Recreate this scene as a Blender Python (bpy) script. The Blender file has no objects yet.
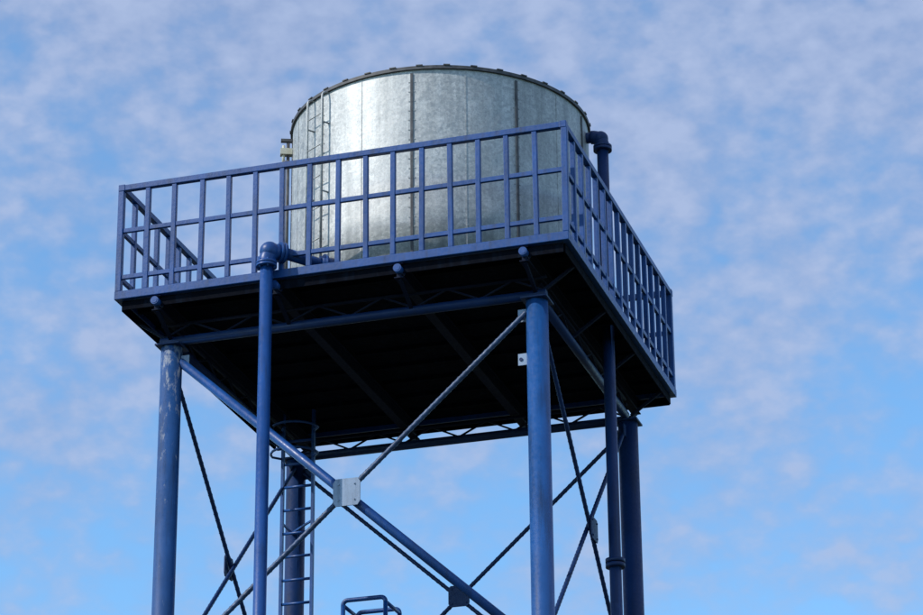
import bpy, bmesh, math, random
from mathutils import Vector, Matrix
random.seed(4)
H=12.8
sc=bpy.context.scene
# ---------------------------------------------------------------- materials
def newmat(name):
    m=bpy.data.materials.new(name); m.use_nodes=True
    nt=m.node_tree; b=nt.nodes['Principled BSDF']
    return m,nt,b
def noise(nt,scale,detail=4,rough=.6,vec=None):
    n=nt.nodes.new('ShaderNodeTexNoise'); n.inputs['Scale'].default_value=scale
    n.inputs['Detail'].default_value=detail; n.inputs['Roughness'].default_value=rough
    if vec: nt.links.new(vec,n.inputs['Vector'])
    return n.outputs['Fac']
def ramp(nt,fac,stops):
    r=nt.nodes.new('ShaderNodeValToRGB'); e=r.color_ramp.elements
    while len(e)<len(stops): e.new(.5)
    for i,(p,c) in enumerate(stops):
        e[i].position=p; e[i].color=(c[0],c[1],c[2],1) if not isinstance(c,(int,float)) else (c,c,c,1)
    nt.links.new(fac,r.inputs['Fac']); return r.outputs['Color']
def mix(nt,fac,a,b,mode='MIX'):
    m=nt.nodes.new('ShaderNodeMix'); m.data_type='RGBA'; m.blend_type=mode
    for s,v in ((m.inputs[0],fac),(m.inputs[6],a),(m.inputs[7],b)):
        if isinstance(v,bpy.types.NodeSocket): nt.links.new(v,s)
        elif isinstance(v,(int,float)): s.default_value=v
        else: s.default_value=(v[0],v[1],v[2],1)
    return m.outputs[2]
def objco(nt,scale=(1,1,1)):
    t=nt.nodes.new('ShaderNodeTexCoord'); mp=nt.nodes.new('ShaderNodeMapping')
    mp.inputs['Scale'].default_value=scale
    nt.links.new(t.outputs['Object'],mp.inputs['Vector']); return mp.outputs['Vector']
def bump(nt,b,h,strength,dist=.01):
    n=nt.nodes.new('ShaderNodeBump'); n.inputs['Strength'].default_value=strength; n.inputs['Distance'].default_value=dist
    nt.links.new(h,n.inputs['Height']); nt.links.new(n.outputs['Normal'],b.inputs['Normal'])
def paint(name,col,chip=.0,rough=.36,chipcol=(.40,.42,.44),spec=.4):
    m,nt,b=newmat(name)
    v=objco(nt); vs=objco(nt,(6,6,.7))
    a=noise(nt,2.2,5,.6,v); s=noise(nt,2.,4,.6,vs); f=noise(nt,30,5,.7,v)
    c0=ramp(nt,a,[(.3,[k*.8 for k in col]),(.7,[min(1,k*1.2+.001) for k in col])])
    c1=mix(nt,ramp(nt,s,[(.50,0.),(.75,.55)]),c0,(.010,.018,.035))
    c2=mix(nt,ramp(nt,f,[(.66,0.),(.73,.55)]),c1,(.08,.05,.035))
    if chip>0:
        g=noise(nt,16.,6,.75,objco(nt,(1,1,.35)))
        sx=nt.nodes.new('ShaderNodeSeparateXYZ'); nt.links.new(v,sx.inputs[0])
        mr=nt.nodes.new('ShaderNodeMapRange'); mr.inputs['From Min'].default_value=-2.2; mr.inputs['From Max'].default_value=-.5
        mr.inputs['To Min'].default_value=-.04; mr.inputs['To Max'].default_value=chip; nt.links.new(sx.outputs[2],mr.inputs['Value'])
        ad=nt.nodes.new('ShaderNodeMath'); ad.operation='ADD'; nt.links.new(g,ad.inputs[0]); nt.links.new(mr.outputs[0],ad.inputs[1])
        c2=mix(nt,ramp(nt,ad.outputs[0],[(.60,0.),(.70,.6)]),c2,chipcol)
    nt.links.new(c2,b.inputs['Base Color'])
    r=ramp(nt,f,[(.3,rough-.08),(.8,rough+.25)]); nt.links.new(r,b.inputs['Roughness'])
    b.inputs['Specular IOR Level'].default_value=spec
    bump(nt,b,f,.3,.004)
    return m
M_blue=paint('blue_paint',(.007,.058,.225))
M_blued=paint('blue_paint_shaded',(.004,.024,.095),.0,.45,spec=.3)  # darker copy of the blue: shade on far and under-deck parts, in the colour
M_leg=paint('blue_paint_leg',(.010,.070,.235))
M_legw=paint('blue_paint_scuffed',(.014,.066,.205),.11,.45)
M_rod=paint('blue_paint_rod',(.030,.065,.15),.0,.45)
M_under=paint('shaded_underside',(.003,.004,.008),.0,.85,spec=.05)  # near-black base colour carries the deep shade under the deck
M_joist=paint('shaded_joist_paint',(.004,.008,.026),.0,.7,spec=.15)  # navy darkened to paint in the shade on joists and brackets
M_plate=paint('grey_primer_plate',(.25,.33,.46),.0,.5)
def galv(name,k):
    m,nt,b=newmat(name)
    v=objco(nt); vs=objco(nt,(5,5,.35))
    vo=nt.nodes.new('ShaderNodeTexVoronoi'); vo.inputs['Scale'].default_value=34; nt.links.new(v,vo.inputs['Vector'])
    bw=nt.nodes.new('ShaderNodeRGBToBW'); nt.links.new(vo.outputs['Color'],bw.inputs[0])
    sp=ramp(nt,bw.outputs[0],[(.2,[.45*k,.46*k,.455*k]),(.8,[.66*k,.67*k,.66*k])])
    st=noise(nt,1.6,6,.65,vs)
    c=mix(nt,ramp(nt,st,[(.4,0.),(.70,.7)]),sp,(.29*k,.305*k,.305*k))
    pt=noise(nt,3.5,8,.8,v)
    c=mix(nt,ramp(nt,pt,[(.52,0.),(.66,.6)]),c,(.76*k,.77*k,.75*k))
    gr=noise(nt,60,4,.7,v)
    c=mix(nt,ramp(nt,gr,[(.35,.4),(.55,0.)]),c,(.22*k,.23*k,.24*k))
    nt.links.new(c,b.inputs['Base Color'])
    b.inputs['Metallic'].default_value=.5
    r=nt.nodes.new('ShaderNodeMath'); r.operation='MULTIPLY_ADD'; nt.links.new(bw.outputs[0],r.inputs[0]); r.inputs[1].default_value=.2; r.inputs[2].default_value=.50
    nt.links.new(r.outputs[0],b.inputs['Roughness'])
    bump(nt,b,noise(nt,1.7,4,.55,v),.5,.04)
    return m
M_g=[galv('galvanised_steel_a',.97),galv('galvanised_steel_b',.88),galv('galvanised_steel_c',.76)]
m,nt,b=newmat('dark_sealant'); M_dark=m
nt.links.new(ramp(nt,noise(nt,12,4,.6,objco(nt)),[(.3,(.03,.03,.035)),(.7,(.10,.10,.105))]),b.inputs['Base Color']); b.inputs['Roughness'].default_value=.6
m,nt,b=newmat('off_white_plastic'); M_white=m
nt.links.new(ramp(nt,noise(nt,9,4,.6,objco(nt)),[(.3,(.45,.42,.30)),(.7,(.6,.58,.48))]),b.inputs['Base Color']); b.inputs['Roughness'].default_value=.5
m,nt,b=newmat('ground_grass_soil'); M_ground=m
v=objco(nt)
c=ramp(nt,noise(nt,.15,6,.6,v),[(.35,(.045,.065,.025)),(.6,(.08,.07,.045))])
c=mix(nt,ramp(nt,noise(nt,8,6,.7,v),[(.4,0.),(.7,.5)]),c,(.03,.04,.015))
nt.links.new(c,b.inputs['Base Color']); b.inputs['Roughness'].default_value=.95
bump(nt,b,noise(nt,20,6,.7,v),.6,.05)
m,nt,b=newmat('concrete'); M_conc=m
nt.links.new(ramp(nt,noise(nt,6,6,.7,objco(nt)),[(.3,(.22,.21,.2)),(.7,(.36,.35,.33))]),b.inputs['Base Color']); b.inputs['Roughness'].default_value=.9

# ---------------------------------------------------------------- mesh helpers
root=bpy.data.objects.new('water_tower',None); root.location=(0,0,H); sc.collection.objects.link(root)
class B:
    def __init__(s): s.bm=bmesh.new()
    def box(s,c,d,rot=None,mi=0):
        M=Matrix.Translation(Vector(c))@((rot or Matrix.Identity(3)).to_4x4())@Matrix.Diagonal((d[0],d[1],d[2],1))
        r=bmesh.ops.create_cube(s.bm,size=1,matrix=M)
        for f in {f for v in r['verts'] for f in v.link_faces}: f.material_index=mi
    def frame(s,p,q,up=Vector((0,0,1))):
        d=(Vector(q)-Vector(p)); L=d.length; z=d/L
        if abs(z.dot(up))>.98: up=Vector((1,0,0))
        x=up.cross(z).normalized(); y=z.cross(x)
        return Matrix((x,y,z)).transposed(),L
    def bar(s,p,q,w,h=None,mi=0):
        R,L=s.frame(p,q); s.box((Vector(p)+Vector(q))/2,(w,h or w,L),R,mi)
    def cyl(s,p,q,r,r2=None,n=20,mi=0,caps=True):
        R,L=s.frame(p,q); p=Vector(p); q=Vector(q); r2=r if r2 is None else r2
        A=[];C=[]
        for i in range(n):
            a=2*math.pi*i/n; o=R@Vector((math.cos(a),math.sin(a),0))
            A.append(s.bm.verts.new(p+o*r)); C.append(s.bm.verts.new(q+o*r2))
        for i in range(n):
            f=s.bm.faces.new((A[i],A[(i+1)%n],C[(i+1)%n],C[i])); f.smooth=True; f.material_index=mi
        if caps:
            f=s.bm.faces.new(A[::-1]); f.material_index=mi
            f=s.bm.faces.new(C); f.material_index=mi
    def tube(s,pts,r,n=18,mi=0):
        pts=[Vector(p) for p in pts]; rings=[]; prev=None
        for i,p in enumerate(pts):
            t=(pts[min(i+1,len(pts)-1)]-pts[max(i-1,0)]).normalized()
            if prev is None:
                u=Vector((0,0,1)) if abs(t.z)<.9 else Vector((1,0,0))
                x=u.cross(t).normalized()
            else: x=(prev-t*prev.dot(t)).normalized()
            prev=x; y=t.cross(x)
            rings.append([s.bm.verts.new(p+(x*math.cos(2*math.pi*k/n)+y*math.sin(2*math.pi*k/n))*r) for k in range(n)])
        for a,b_ in zip(rings,rings[1:]):
            for k in range(n):
                f=s.bm.faces.new((a[k],a[(k+1)%n],b_[(k+1)%n],b_[k])); f.smooth=True; f.material_index=mi
        s.bm.faces.new(rings[0][::-1]); s.bm.faces.new(rings[-1])
    def twist(s,p,q,w,pitch=.075,mi=0):
        R,L=s.frame(p,q); p=Vector(p); q=Vector(q); n=max(8,int(L/pitch*8)); rings=[]; K=8
        for i in range(n+1):
            t=i/n; a0=t*L/pitch*math.pi
            rings.append([s.bm.verts.new(p.lerp(q,t)+R@Vector((math.cos(a0+k*math.pi/4),math.sin(a0+k*math.pi/4),0))*(w if k%4==0 else w*.90)) for k in range(K)])
        for a,b_ in zip(rings,rings[1:]):
            for k in range(K):
                f=s.bm.faces.new((a[k],a[(k+1)%K],b_[(k+1)%K],b_[k])); f.material_index=mi; f.smooth=True
        s.bm.faces.new(rings[0][::-1]); s.bm.faces.new(rings[-1])
    def sphere(s,c,r,mi=0,sc_=(1,1,1)):
        M=Matrix.Translation(Vector(c))@Matrix.Diagonal((sc_[0],sc_[1],sc_[2],1))
        g=bmesh.ops.create_uvsphere(s.bm,u_segments=20,v_segments=12,radius=r,matrix=M)
        for f in {f for v in g['verts'] for f in v.link_faces}: f.smooth=True; f.material_index=mi
    def done(s,name,mats,bev=0,parent=root):
        me=bpy.data.meshes.new(name); bmesh.ops.recalc_face_normals(s.bm,faces=s.bm.faces[:]); s.bm.to_mesh(me); s.bm.free()
        for m in mats: me.materials.append(m)
        o=bpy.data.objects.new(name,me); sc.collection.objects.link(o)
        if parent: o.parent=parent
        if bev:
            bv=o.modifiers.new('bevel','BEVEL'); bv.width=bev; bv.segments=2; bv.limit_method='ANGLE'; bv.angle_limit=math.radians(50)
        return o
def arc(c,u,v,r,a0,a1,n=8):
    c=Vector(c);u=Vector(u);v=Vector(v)
    return [c+u*r*math.cos(a0+(a1-a0)*i/n)+v*r*math.sin(a0+(a1-a0)*i/n) for i in range(n+1)]

A=4.8; D=4.545; I=.46
x0,x1=-A+I,-I; y0,y1=I,D-I
# ---------------------------------------------------------------- deck
d=B()
e=.075
d.box((-A/2,e/2,.045),(A,e,.09)); d.box((-A/2,D-e/2,.045),(A,e,.09))
d.box((-A+e/2,D/2,.045),(e,D-2*e-.004,.09)); d.box((-e/2,D/2,.045),(e,D-2*e-.004,.09))
d.done('deck_edge_beam',[M_blue],.006)
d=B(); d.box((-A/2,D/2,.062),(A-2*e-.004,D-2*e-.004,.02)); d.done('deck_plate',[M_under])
d=B()
for x in (x0,-3.05,-1.75,x1):
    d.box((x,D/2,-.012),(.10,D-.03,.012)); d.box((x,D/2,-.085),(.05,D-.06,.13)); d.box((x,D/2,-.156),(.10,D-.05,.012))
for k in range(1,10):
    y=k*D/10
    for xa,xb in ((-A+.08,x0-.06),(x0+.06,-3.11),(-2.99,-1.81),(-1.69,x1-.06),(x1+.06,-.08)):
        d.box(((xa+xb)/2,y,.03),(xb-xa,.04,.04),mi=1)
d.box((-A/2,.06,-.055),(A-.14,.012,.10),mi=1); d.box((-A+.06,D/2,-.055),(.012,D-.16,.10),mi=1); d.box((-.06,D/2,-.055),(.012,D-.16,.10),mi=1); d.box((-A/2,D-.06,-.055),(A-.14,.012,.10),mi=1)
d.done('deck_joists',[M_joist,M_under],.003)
d=B()
for x in (x0,-3.05,-1.75,x1):
    d.cyl((x,-.03,-.075),(x,.12,-.075),.042); d.cyl((x,-.034,-.075),(x,-.03,-.075),.03)
d.done('joist_end_caps',[M_blue])
d=B(); zc=-.345
def girder(p,q,nseg,w=.018):
    p=Vector(p);q=Vector(q)
    d.cyl(p,q,.048)
    for i in range(nseg):
        a=p.lerp(q,i/nseg)+Vector((0,0,.03)); c=p.lerp(q,(i+1)/nseg)+Vector((0,0,.03)); m_=(a+c)/2+Vector((0,0,.155))
        d.bar(a,m_,w,mi=1); d.bar(m_,c,w,mi=1)
    up=Vector((0,0,.185)); d.cyl(p+up,q+up,.018,n=10,mi=1)
girder((x0-.12,y0,zc),(x1+.10,y0,zc),6)
girder((x0,y1,zc-.03),(x1,y1,zc-.03),6)
girder((x0,y0+.1,zc-.01),(x0,y1-.1,zc-.01),6)
girder((x1,y0+.1,zc-.01),(x1,y1-.1,zc-.01),6)
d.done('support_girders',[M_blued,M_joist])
d=B()
for x in (x0,-3.05,-1.75,x1):
    d.bar((x,.06,-.16),(x,y0-.03,-.33),.035); d.bar((x,D-.06,-.16),(x,y1+.03,-.36),.035)
for y in (y0,1.67,2.88,y1):
    d.bar((-A+.06,y,-.08),(x0-.04,y,-.33),.03); d.bar((-.06,y,-.08),(x1+.04,y,-.33),.03)
d.done('edge_brackets',[M_joist])
# ---------------------------------------------------------------- railing
d=B(); hz=1.285
def rail(p,q,n,skip0=False):
    p=Vector(p);q=Vector(q); t=(q-p).normalized()
    for z,w in ((hz-.032,.062),(.77,.048),(.25,.048)):
        d.bar(p+Vector((0,0,z)),q+Vector((0,0,z)),w if z>1 else .036,w)
    for i in range(n+1):
        c=p.lerp(q,i/n); w=.062 if i in (0,n) else .050
        if i in (0,) and skip0: continue
        off=t*random.uniform(-.008,.008)
        d.box((c.x+off.x,c.y+off.y,(hz-.064+.092)/2),(w,w,hz-.064-.092),Matrix.Rotation(random.uniform(-.006,.006),3,'Y'))
r_=.035
rail((-A+r_,r_,0),(-r_,r_,0),16)
rail((-r_,r_+.04,0),(-r_,D-r_,0),15,True)
rail((-r_-.04,D-r_,0),(-A+r_,D-r_,0),16,True)
rail((-A+r_,r_+.04,0),(-A+r_,D-r_-.04,0),15,True)
for cx,cy in ((-r_,r_),(-A+r_,r_),(-r_,D-r_),(-A+r_,D-r_)): d.box((cx,cy,hz-.032),(.072,.072,.072))
d.done('railing',[M_blue],.005)
# ---------------------------------------------------------------- legs
d=B(); fl=B()
for x in (x0,x1):
    for y in (y0,y1):
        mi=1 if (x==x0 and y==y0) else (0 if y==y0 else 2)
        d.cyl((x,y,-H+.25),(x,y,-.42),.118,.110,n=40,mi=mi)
        fl.box((x,y,-.408),(.27,.27,.02)); fl.cyl((x,y,-H+.2),(x,y,-H+.25),.22)
        for zz in (-6.2,): fl.cyl((x,y,zz),(x,y,zz+.05),.16,n=28)
d.done('legs',[M_leg,M_legw,M_blued]); fl.done('leg_flanges',[M_blued],.003)
d=B()
for x in (x0,x1):
    for y in (y0,y1): d.box((x,y,-H+.08),(.9,.9,.25))
d.done('footings',[M_conc],.02)
# ---------------------------------------------------------------- bracing
d=B(); g=B()
tops=[-.58,-4.15,-7.72]; drop=3.3
for k,zt in enumerate(tops):
    zb=zt-drop
    def X(pa,pb,nrm,thick):
        nrm=Vector(nrm); dv=(Vector((pb[0],pb[1],0))-Vector((pa[0],pa[1],0))).normalized()
        a=Vector((pa[0],pa[1],0))+dv*.10; b_=Vector((pb[0],pb[1],0))-dv*.10
        o1=nrm*.02;o2=-nrm*.02
        A1=a+Vector((0,0,zt));A2=b_+Vector((0,0,zb))
        if thick: d.cyl(A1,A2,.046)
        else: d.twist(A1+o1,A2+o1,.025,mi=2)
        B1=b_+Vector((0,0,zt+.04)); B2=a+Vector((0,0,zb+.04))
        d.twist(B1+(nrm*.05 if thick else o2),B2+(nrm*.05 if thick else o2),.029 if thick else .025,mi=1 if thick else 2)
        c=(A1+A2)/2+Vector((0,0,.02))
        off=nrm*(.095 if thick else .06); s=.14 if thick else .12
        R=Matrix((dv,Vector((0,0,1)),nrm)).transposed()
        vs=[];ws=[]
        for px,py in ((-1,-.7),(-.8,-1),(.8,-1),(1,-.7),(1,.7),(.8,1),(-.8,1),(-1,.7)):
            w=R@Vector((px*s,py*s,0)); vs.append(g.bm.verts.new(c+off+w)); ws.append(g.bm.verts.new(c+off+w-nrm*.012))
        mi=0 if thick else 1
        fs=[g.bm.faces.new(vs),g.bm.faces.new(ws[::-1])]+[g.bm.faces.new((vs[i],ws[i],ws[(i+1)%8],vs[(i+1)%8])) for i in range(8)]
        for f in fs: f.material_index=mi
        for bx,by in ((-.09,-.09),(.09,-.09),(.09,.09),(-.09,.09)):
            w=c+off+R@Vector((bx*.9,by*.9,0)); g.cyl(w,w+nrm*.010,.009,n=6,mi=mi)
        for P,sg,zz in ((a,1,zt),(b_,-1,zt+.03),(a,1,zb),(b_,-1,zb)):
            g.box(P+dv*sg*.035+Vector((0,0,zz)),(.12,.014,.13),Matrix((dv,nrm,Vector((0,0,1)))).transposed(),mi=mi)
    X((x0,y0),(x1,y0),(0,-1,0),True)
    X((x0,y1),(x1,y1),(0,-1,0),False)
    X((x0,y0),(x0,y1),(-1,0,0),False)
    X((x1,y0),(x1,y1),(1,0,0),False)
    zs=zb-.13
    d.cyl((x0+.1,y0,zs),(x1-.1,y0,zs),.045); d.cyl((x0+.1,y1,zs),(x1-.1,y1,zs),.045)
    d.cyl((x0,y0+.1,zs),(x0,y1-.1,zs),.045); d.cyl((x1,y0+.1,zs),(x1,y1-.1,zs),.045)
d.done('cross_braces',[M_blue,M_rod,M_blued]); 
g.box((x1-.150,y0-.02,-1.02),(.09,.014,.12)); g.cyl((x1-.165,y0-.027,-1.02),(x1-.165,y0-.036,-1.02),.018,n=10,mi=1)
g.done('gusset_plates',[M_plate,M_blued])
# ---------------------------------------------------------------- access ladder + landing guard
d=B(); ly=3.62; la,lb=-4.32,-3.96
for x in (la,lb): d.bar((x,ly,-H+.0),(x,ly,-.0),.05,.03)
z=-H+.3
while z<-.1:
    d.cyl((la+.02,ly,z),(lb-.02,ly,z),.016,n=10); z+=.27
for z in (-1.3,-3.4,-6,-9):
    for x in (la,lb): d.bar((x,ly,z),(x0,y1-.1,z),.02)
for z in (-.25,-.55):
    d.tube([(la,ly,z)]+arc(((la+lb)/2,ly-.1,z),(1,0,0),(0,-1,0),.27,math.pi,0,12)[0:]+[(lb,ly,z)],.014,8)
d.done('access_ladder',[M_blue])
d=B()
zl=-3.96; gx0,gx1,gy0,gy1=-3.03,-2.57,2.05,2.5
zt=-2.77
for x in (gx0,gx1):
    for y in (gy0,gy1): d.cyl((x,y,zl),(x,y,zt-.05),.024,n=12)
for y in (gy0,gy1): d.tube([(gx0,y,zt-.06)]+arc((gx0+.05,y,zt-.05),(-1,0,0),(0,0,1),.05,0,math.pi/2,5)+arc((gx1-.05,y,zt-.05),(0,0,1),(1,0,0),.05,0,math.pi/2,5)+[(gx1,y,zt-.06)],.024,12)
for x in (gx0,gx1): d.cyl((x,gy0,zt-.05),(x,gy1,zt-.05),.02,n=12)
d.box(((x0+x1)/2,(gy0+gy1)/2,zl+.0),(x1-x0-.1,.7,.03))
d.done('landing_guard',[M_blue])
# ---------------------------------------------------------------- inlet pipe
d=B(); px,py=-3.09,-.13
d.cyl((px,py,-H),(px,py,.10),.064,n=28)
d.cyl((px,py,.07),(px,py,.095),.105,n=24); d.cyl((px,py,.10),(px,py,.125),.105,n=24)
for k in range(6):
    a=k*math.pi/3; d.cyl((px+.085*math.cos(a),py+.085*math.sin(a),.05),(px+.085*math.cos(a),py+.085*math.sin(a),.145),.012,n=6)
hd=Vector((.72,.69,0)).normalized(); pc=Vector((px,py,.13))
el=arc(pc+hd*.13,-hd,(0,0,1),.13,0,math.pi/2,8)
d.tube([pc-Vector((0,0,.02))]+el,.082,22)
d.sphere(pc+Vector((0,0,.12))+hd*.03,.10)
e1=el[-1]
d.cyl(e1,e1+hd*.03,.105,n=24); d.cyl(e1+hd*.035,e1+hd*.065,.105,n=24)
tgt=Vector((-2.40,.78,.245)); s0=e1+hd*.06
d.cyl(s0,tgt,.06,n=28)
m_=s0.lerp(tgt,.45); d.cyl(m_,m_+hd*.16,.085,n=24)
d.cyl(m_+hd*.04,m_+hd*.06,.11,n=24)
for z in (-3.9,-7.5): d.bar((px,py+.05,z),(px,y0,z),.04)
d.done('inlet_pipe',[M_blue])
# ---------------------------------------------------------------- tank
tx,ty,R0=-2.02,2.27,1.616; zb,ztp=.12,2.49
d=B(); n=180; f0=math.radians(237)
def ringv(r,z): return [d.bm.verts.new((tx+r*math.cos(f0+2*math.pi*i/n),ty+r*math.sin(f0+2*math.pi*i/n),z)) for i in range(n)]
zs=[zb,.9,1.7,ztp]; rr=[ringv(R0,z) for z in zs]
pm=[0,1,2,2,1,0,2,2,1]  # front panels step bright to dark: tank shading put into the steel tones
for a,b_ in zip(rr,rr[1:]):
    for i in range(n):
        f=d.bm.faces.new((a[i],a[(i+1)%n],b_[(i+1)%n],b_[i])); f.smooth=True; f.material_index=pm[(i//20)%9]
r2=ringv(R0-.0,ztp+.001); top=ringv(.25,ztp+.16)
for i in range(n):
    f=d.bm.faces.new((r2[i],r2[(i+1)%n],top[(i+1)%n],top[i])); f.material_index=1
d.bm.faces.new(top); d.bm.faces.new(rr[0][::-1])
d.done('tank_shell',M_g)
d=B()
def ring(r0_,r1_,z0,z1,mi=0,n=144):
    P=[]
    for r,z in ((r0_,z0),(r1_,z0),(r1_,z1),(r0_,z1)):
        P.append([d.bm.verts.new((tx+r*math.cos(2*math.pi*i/n),ty+r*math.sin(2*math.pi*i/n),z)) for i in range(n)])
    for k in range(4):
        for i in range(n):
            f=d.bm.faces.new((P[k][i],P[k][(i+1)%n],P[(k+1)%4][(i+1)%n],P[(k+1)%4][i])); f.smooth=False; f.material_index=mi
ring(R0-.02,R0+.026,ztp-.025,ztp+.012)
for k in range(36):
    a=2*math.pi*k/36
    d.box((tx+(R0+.010)*math.cos(a),ty+(R0+.010)*math.sin(a),ztp+.016),(.05,.07,.012),Matrix.Rotation(a,3,'Z'))
ring(R0-.02,R0+.035,zb-.01,zb+.05)
for k in range(9):
    a=f0+k*2*math.pi/9; R=Matrix.Rotation(a,3,'Z')
    d.box((tx+(R0+.004)*math.cos(a),ty+(R0+.004)*math.sin(a),(zb+ztp)/2),(.016,.026,ztp-zb-.12),R)
d.done('tank_rim_and_seams',[M_dark])
d=B()
for k in range(9):
    for sgn in (-1,1):
        a=f0+k*2*math.pi/9+sgn*.019; z=zb+.12
        while z<ztp-.08:
            c=Vector((math.cos(a),math.sin(a),0)); p=Vector((tx,ty,z))+c*(R0-.002); d.cyl(p,p+c*.007,.008,n=6); z+=.11
    for fr in (.5,):
        a=f0+(k+fr)*2*math.pi/9; d.box((tx+(R0+.000)*math.cos(a),ty+(R0+.000)*math.sin(a),(zb+ztp)/2),(.008,.010,ztp-zb-.1),Matrix.Rotation(a,3,'Z'))
d.done('tank_bolts_and_laps',[M_g[2]])
d=B(); a=math.radians(236); rad=Vector((math.cos(a),math.sin(a),0)); tan=Vector((-math.sin(a),math.cos(a),0)); C=Vector((tx,ty,0))
for s in (-.13,.13):
    o=C+tan*s
    d.tube([o+rad*(R0+.08)+Vector((0,0,.12)),o+rad*(R0+.08)+Vector((0,0,2.40))]+[o+rad*(R0+.08-.06*(1-math.cos(t)))+Vector((0,0,2.40+.06*math.sin(t))) for t in (.3,.6,.9,1.2,1.57)]+[o+rad*(R0-.04)+Vector((0,0,2.47))],.012,10)
    for z in (.5,1.3,2.1): d.cyl(o+rad*(R0-.01)+Vector((0,0,z)),o+rad*(R0+.08)+Vector((0,0,z)),.009,n=8)
z=.4
while z<2.4:
    d.cyl(C+tan*-.13+rad*(R0+.08)+Vector((0,0,z)),C+tan*.13+rad*(R0+.08)+Vector((0,0,z)),.006,n=8); z+=.36
d.done('tank_ladder',[M_g[2]])
d=B(); a=math.radians(203); rad=Vector((math.cos(a),math.sin(a),0)); p=C+rad*(R0+.05)
d.cyl(p+Vector((0,0,.3)),p+Vector((0,0,2.35)),.018,n=10,mi=0)
d.box(p+rad*.02+Vector((0,0,2.22)),(.13,.08,.07),Matrix.Rotation(a,3,'Z'),1)
d.box(p+rad*.02+Vector((0,0,2.36)),(.12,.05,.03),Matrix.Rotation(a,3,'Z'),0)
d.cyl(p-rad*.06+Vector((0,0,2.1)),p+rad*.06+Vector((0,0,2.1)),.02,n=10,mi=0)
d.cyl(p+rad*.05+Vector((0,0,2.05)),p+rad*.05+Vector((0,0,2.30)),.016,n=10,mi=1)
d.done('level_gauge',[M_dark,M_white])
d=B(); ox,oy=-.235,2.42
d.cyl((ox,oy,-H),(ox,oy,2.16),.062,n=28)
er=.12; el=arc((ox-er,oy,2.16),(1,0,0),(0,0,1),er,0,math.pi/2,8)
d.tube([(ox,oy,2.14)]+el,.075,20); d.sphere((ox-.02,oy,2.25),.085)
d.cyl((ox-er,oy,2.28),(-.47,oy,2.28),.06,n=24)
d.cyl((ox,oy,2.10),(ox,oy,2.13),.10,n=24); d.cyl((ox,oy,2.135),(ox,oy,2.16),.10,n=24)
d.cyl((ox,oy,-2.50),(ox,oy,-2.54),.10,n=24); d.cyl((ox,oy,-2.55),(ox,oy,-2.59),.10,n=24)
for z in (-3.9,-7.5): d.bar((ox,oy,z),(x1,oy,z),.03)
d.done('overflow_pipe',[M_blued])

# ---------------------------------------------------------------- ground
bm=bmesh.new(); bmesh.ops.create_grid(bm,x_segments=2,y_segments=2,size=3000)
me=bpy.data.meshes.new('ground'); bm.to_mesh(me); bm.free(); me.materials.append(M_ground)
go=bpy.data.objects.new('ground',me); sc.collection.objects.link(go)

# ---------------------------------------------------------------- sun & sky
az=math.radians(222); el_=math.radians(40)
sd=Vector((math.cos(az)*math.cos(el_),math.sin(az)*math.cos(el_),math.sin(el_)))
L=bpy.data.lights.new('sun','SUN'); L.energy=3.7; L.angle=math.radians(.5); L.color=(1,.96,.90)
lo=bpy.data.objects.new('sun',L); sc.collection.objects.link(lo); lo.rotation_euler=sd.to_track_quat('Z','Y').to_euler()
w=bpy.data.worlds.new('World'); sc.world=w; w.use_nodes=True; nt=w.node_tree
bg=nt.nodes['Background']; bg.inputs['Strength'].default_value=.13
sk=nt.nodes.new('ShaderNodeTexSky'); sk.sky_type='NISHITA'; sk.sun_disc=False
sk.sun_elevation=el_; sk.sun_rotation=math.atan2(sd.x,sd.y); sk.air_density=1.0; sk.dust_density=.6; sk.ozone_density=1.5
tc=nt.nodes.new('ShaderNodeTexCoord'); v=tc.outputs['Generated']
def mapw(s,loc=(0,0,0),rot=(0,0,0)):
    mp=nt.nodes.new('ShaderNodeMapping'); mp.inputs['Scale'].default_value=s; mp.inputs['Location'].default_value=loc; mp.inputs['Rotation'].default_value=rot; nt.links.new(v,mp.inputs['Vector']); return mp.outputs['Vector']
big=noise(nt,9,3,.5,mapw((1,1,1.3),(3,1,2)))
mid=noise(nt,30,3,.55,mapw((1,1,1.5),(0,0,0),(0,.5,0)))
sm=noise(nt,85,3,.5,mapw((1,1,1.5),(5,0,0),(0,.4,0)))
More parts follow.
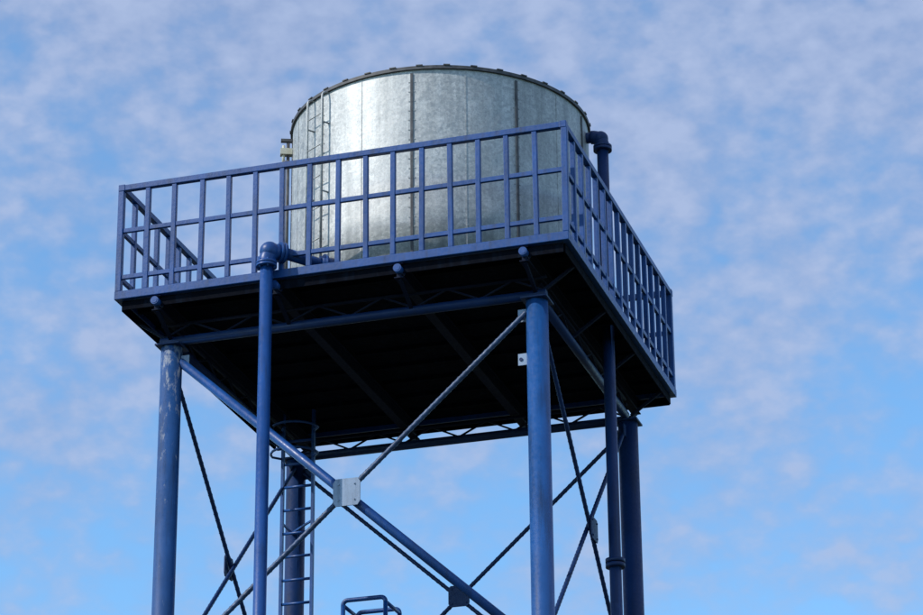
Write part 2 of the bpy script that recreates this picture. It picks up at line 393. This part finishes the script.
def math_(op,a,b_):
    m=nt.nodes.new('ShaderNodeMath'); m.operation=op
    for s,q in zip(m.inputs,(a,b_)):
        if isinstance(q,bpy.types.NodeSocket): nt.links.new(q,s)
        else: s.default_value=q
    return m.outputs[0]
sx=nt.nodes.new('ShaderNodeSeparateXYZ'); nt.links.new(v,sx.inputs[0])
elev=math_('MULTIPLY',math_('SUBTRACT',sx.outputs[2],.30),1.5)
cl=math_('ADD',math_('ADD',math_('MULTIPLY',big,.6),math_('MULTIPLY',mid,.60)),math_('MULTIPLY',sm,.50))
cl=math_('ADD',cl,elev)
mr=nt.nodes.new('ShaderNodeMapRange'); mr.inputs['From Min'].default_value=.66; mr.inputs['From Max'].default_value=1.20; mr.inputs['To Min'].default_value=.0; mr.inputs['To Max'].default_value=.93
mr.interpolation_type='SMOOTHSTEP'; nt.links.new(cl,mr.inputs['Value'])
base=mix(nt,1.0,sk.outputs['Color'],(1.08,1.56,1.80),'MULTIPLY')
ccol=ramp(nt,math_('ADD',math_('MULTIPLY',sm,.6),math_('MULTIPLY',mid,.4)),[(.36,(.225,.305,.50)),(.64,(.325,.40,.585))])
ccol=mix(nt,1.0,ccol,(10,10,10),'MULTIPLY')
col=mix(nt,mr.outputs[0],base,ccol)
nt.links.new(col,bg.inputs['Color'])

# ---------------------------------------------------------------- camera
yaw,pitch,roll,F=0.29978,0.39778,-0.00886,2814.557
f=Vector((-math.sin(yaw)*math.cos(pitch),math.cos(yaw)*math.cos(pitch),math.sin(pitch)))
r=Vector((math.cos(yaw),math.sin(yaw),0)); u=r.cross(f)
cr,sr=math.cos(roll),math.sin(roll); r,u=cr*r+sr*u,-sr*r+cr*u
cam=bpy.data.cameras.new('camera'); cam.lens=F/923*36; cam.sensor_width=36; cam.clip_end=6000; cam.clip_start=.1
co=bpy.data.objects.new('camera',cam); sc.collection.objects.link(co)
Mx=Matrix((r,u,-f)).transposed().to_4x4(); Mx.translation=Vector((6.36927,-24.15191,-11.20077+H)); co.matrix_world=Mx
sc.camera=co
sc.view_settings.view_transform='Standard'; sc.view_settings.look='None'; sc.view_settings.exposure=0
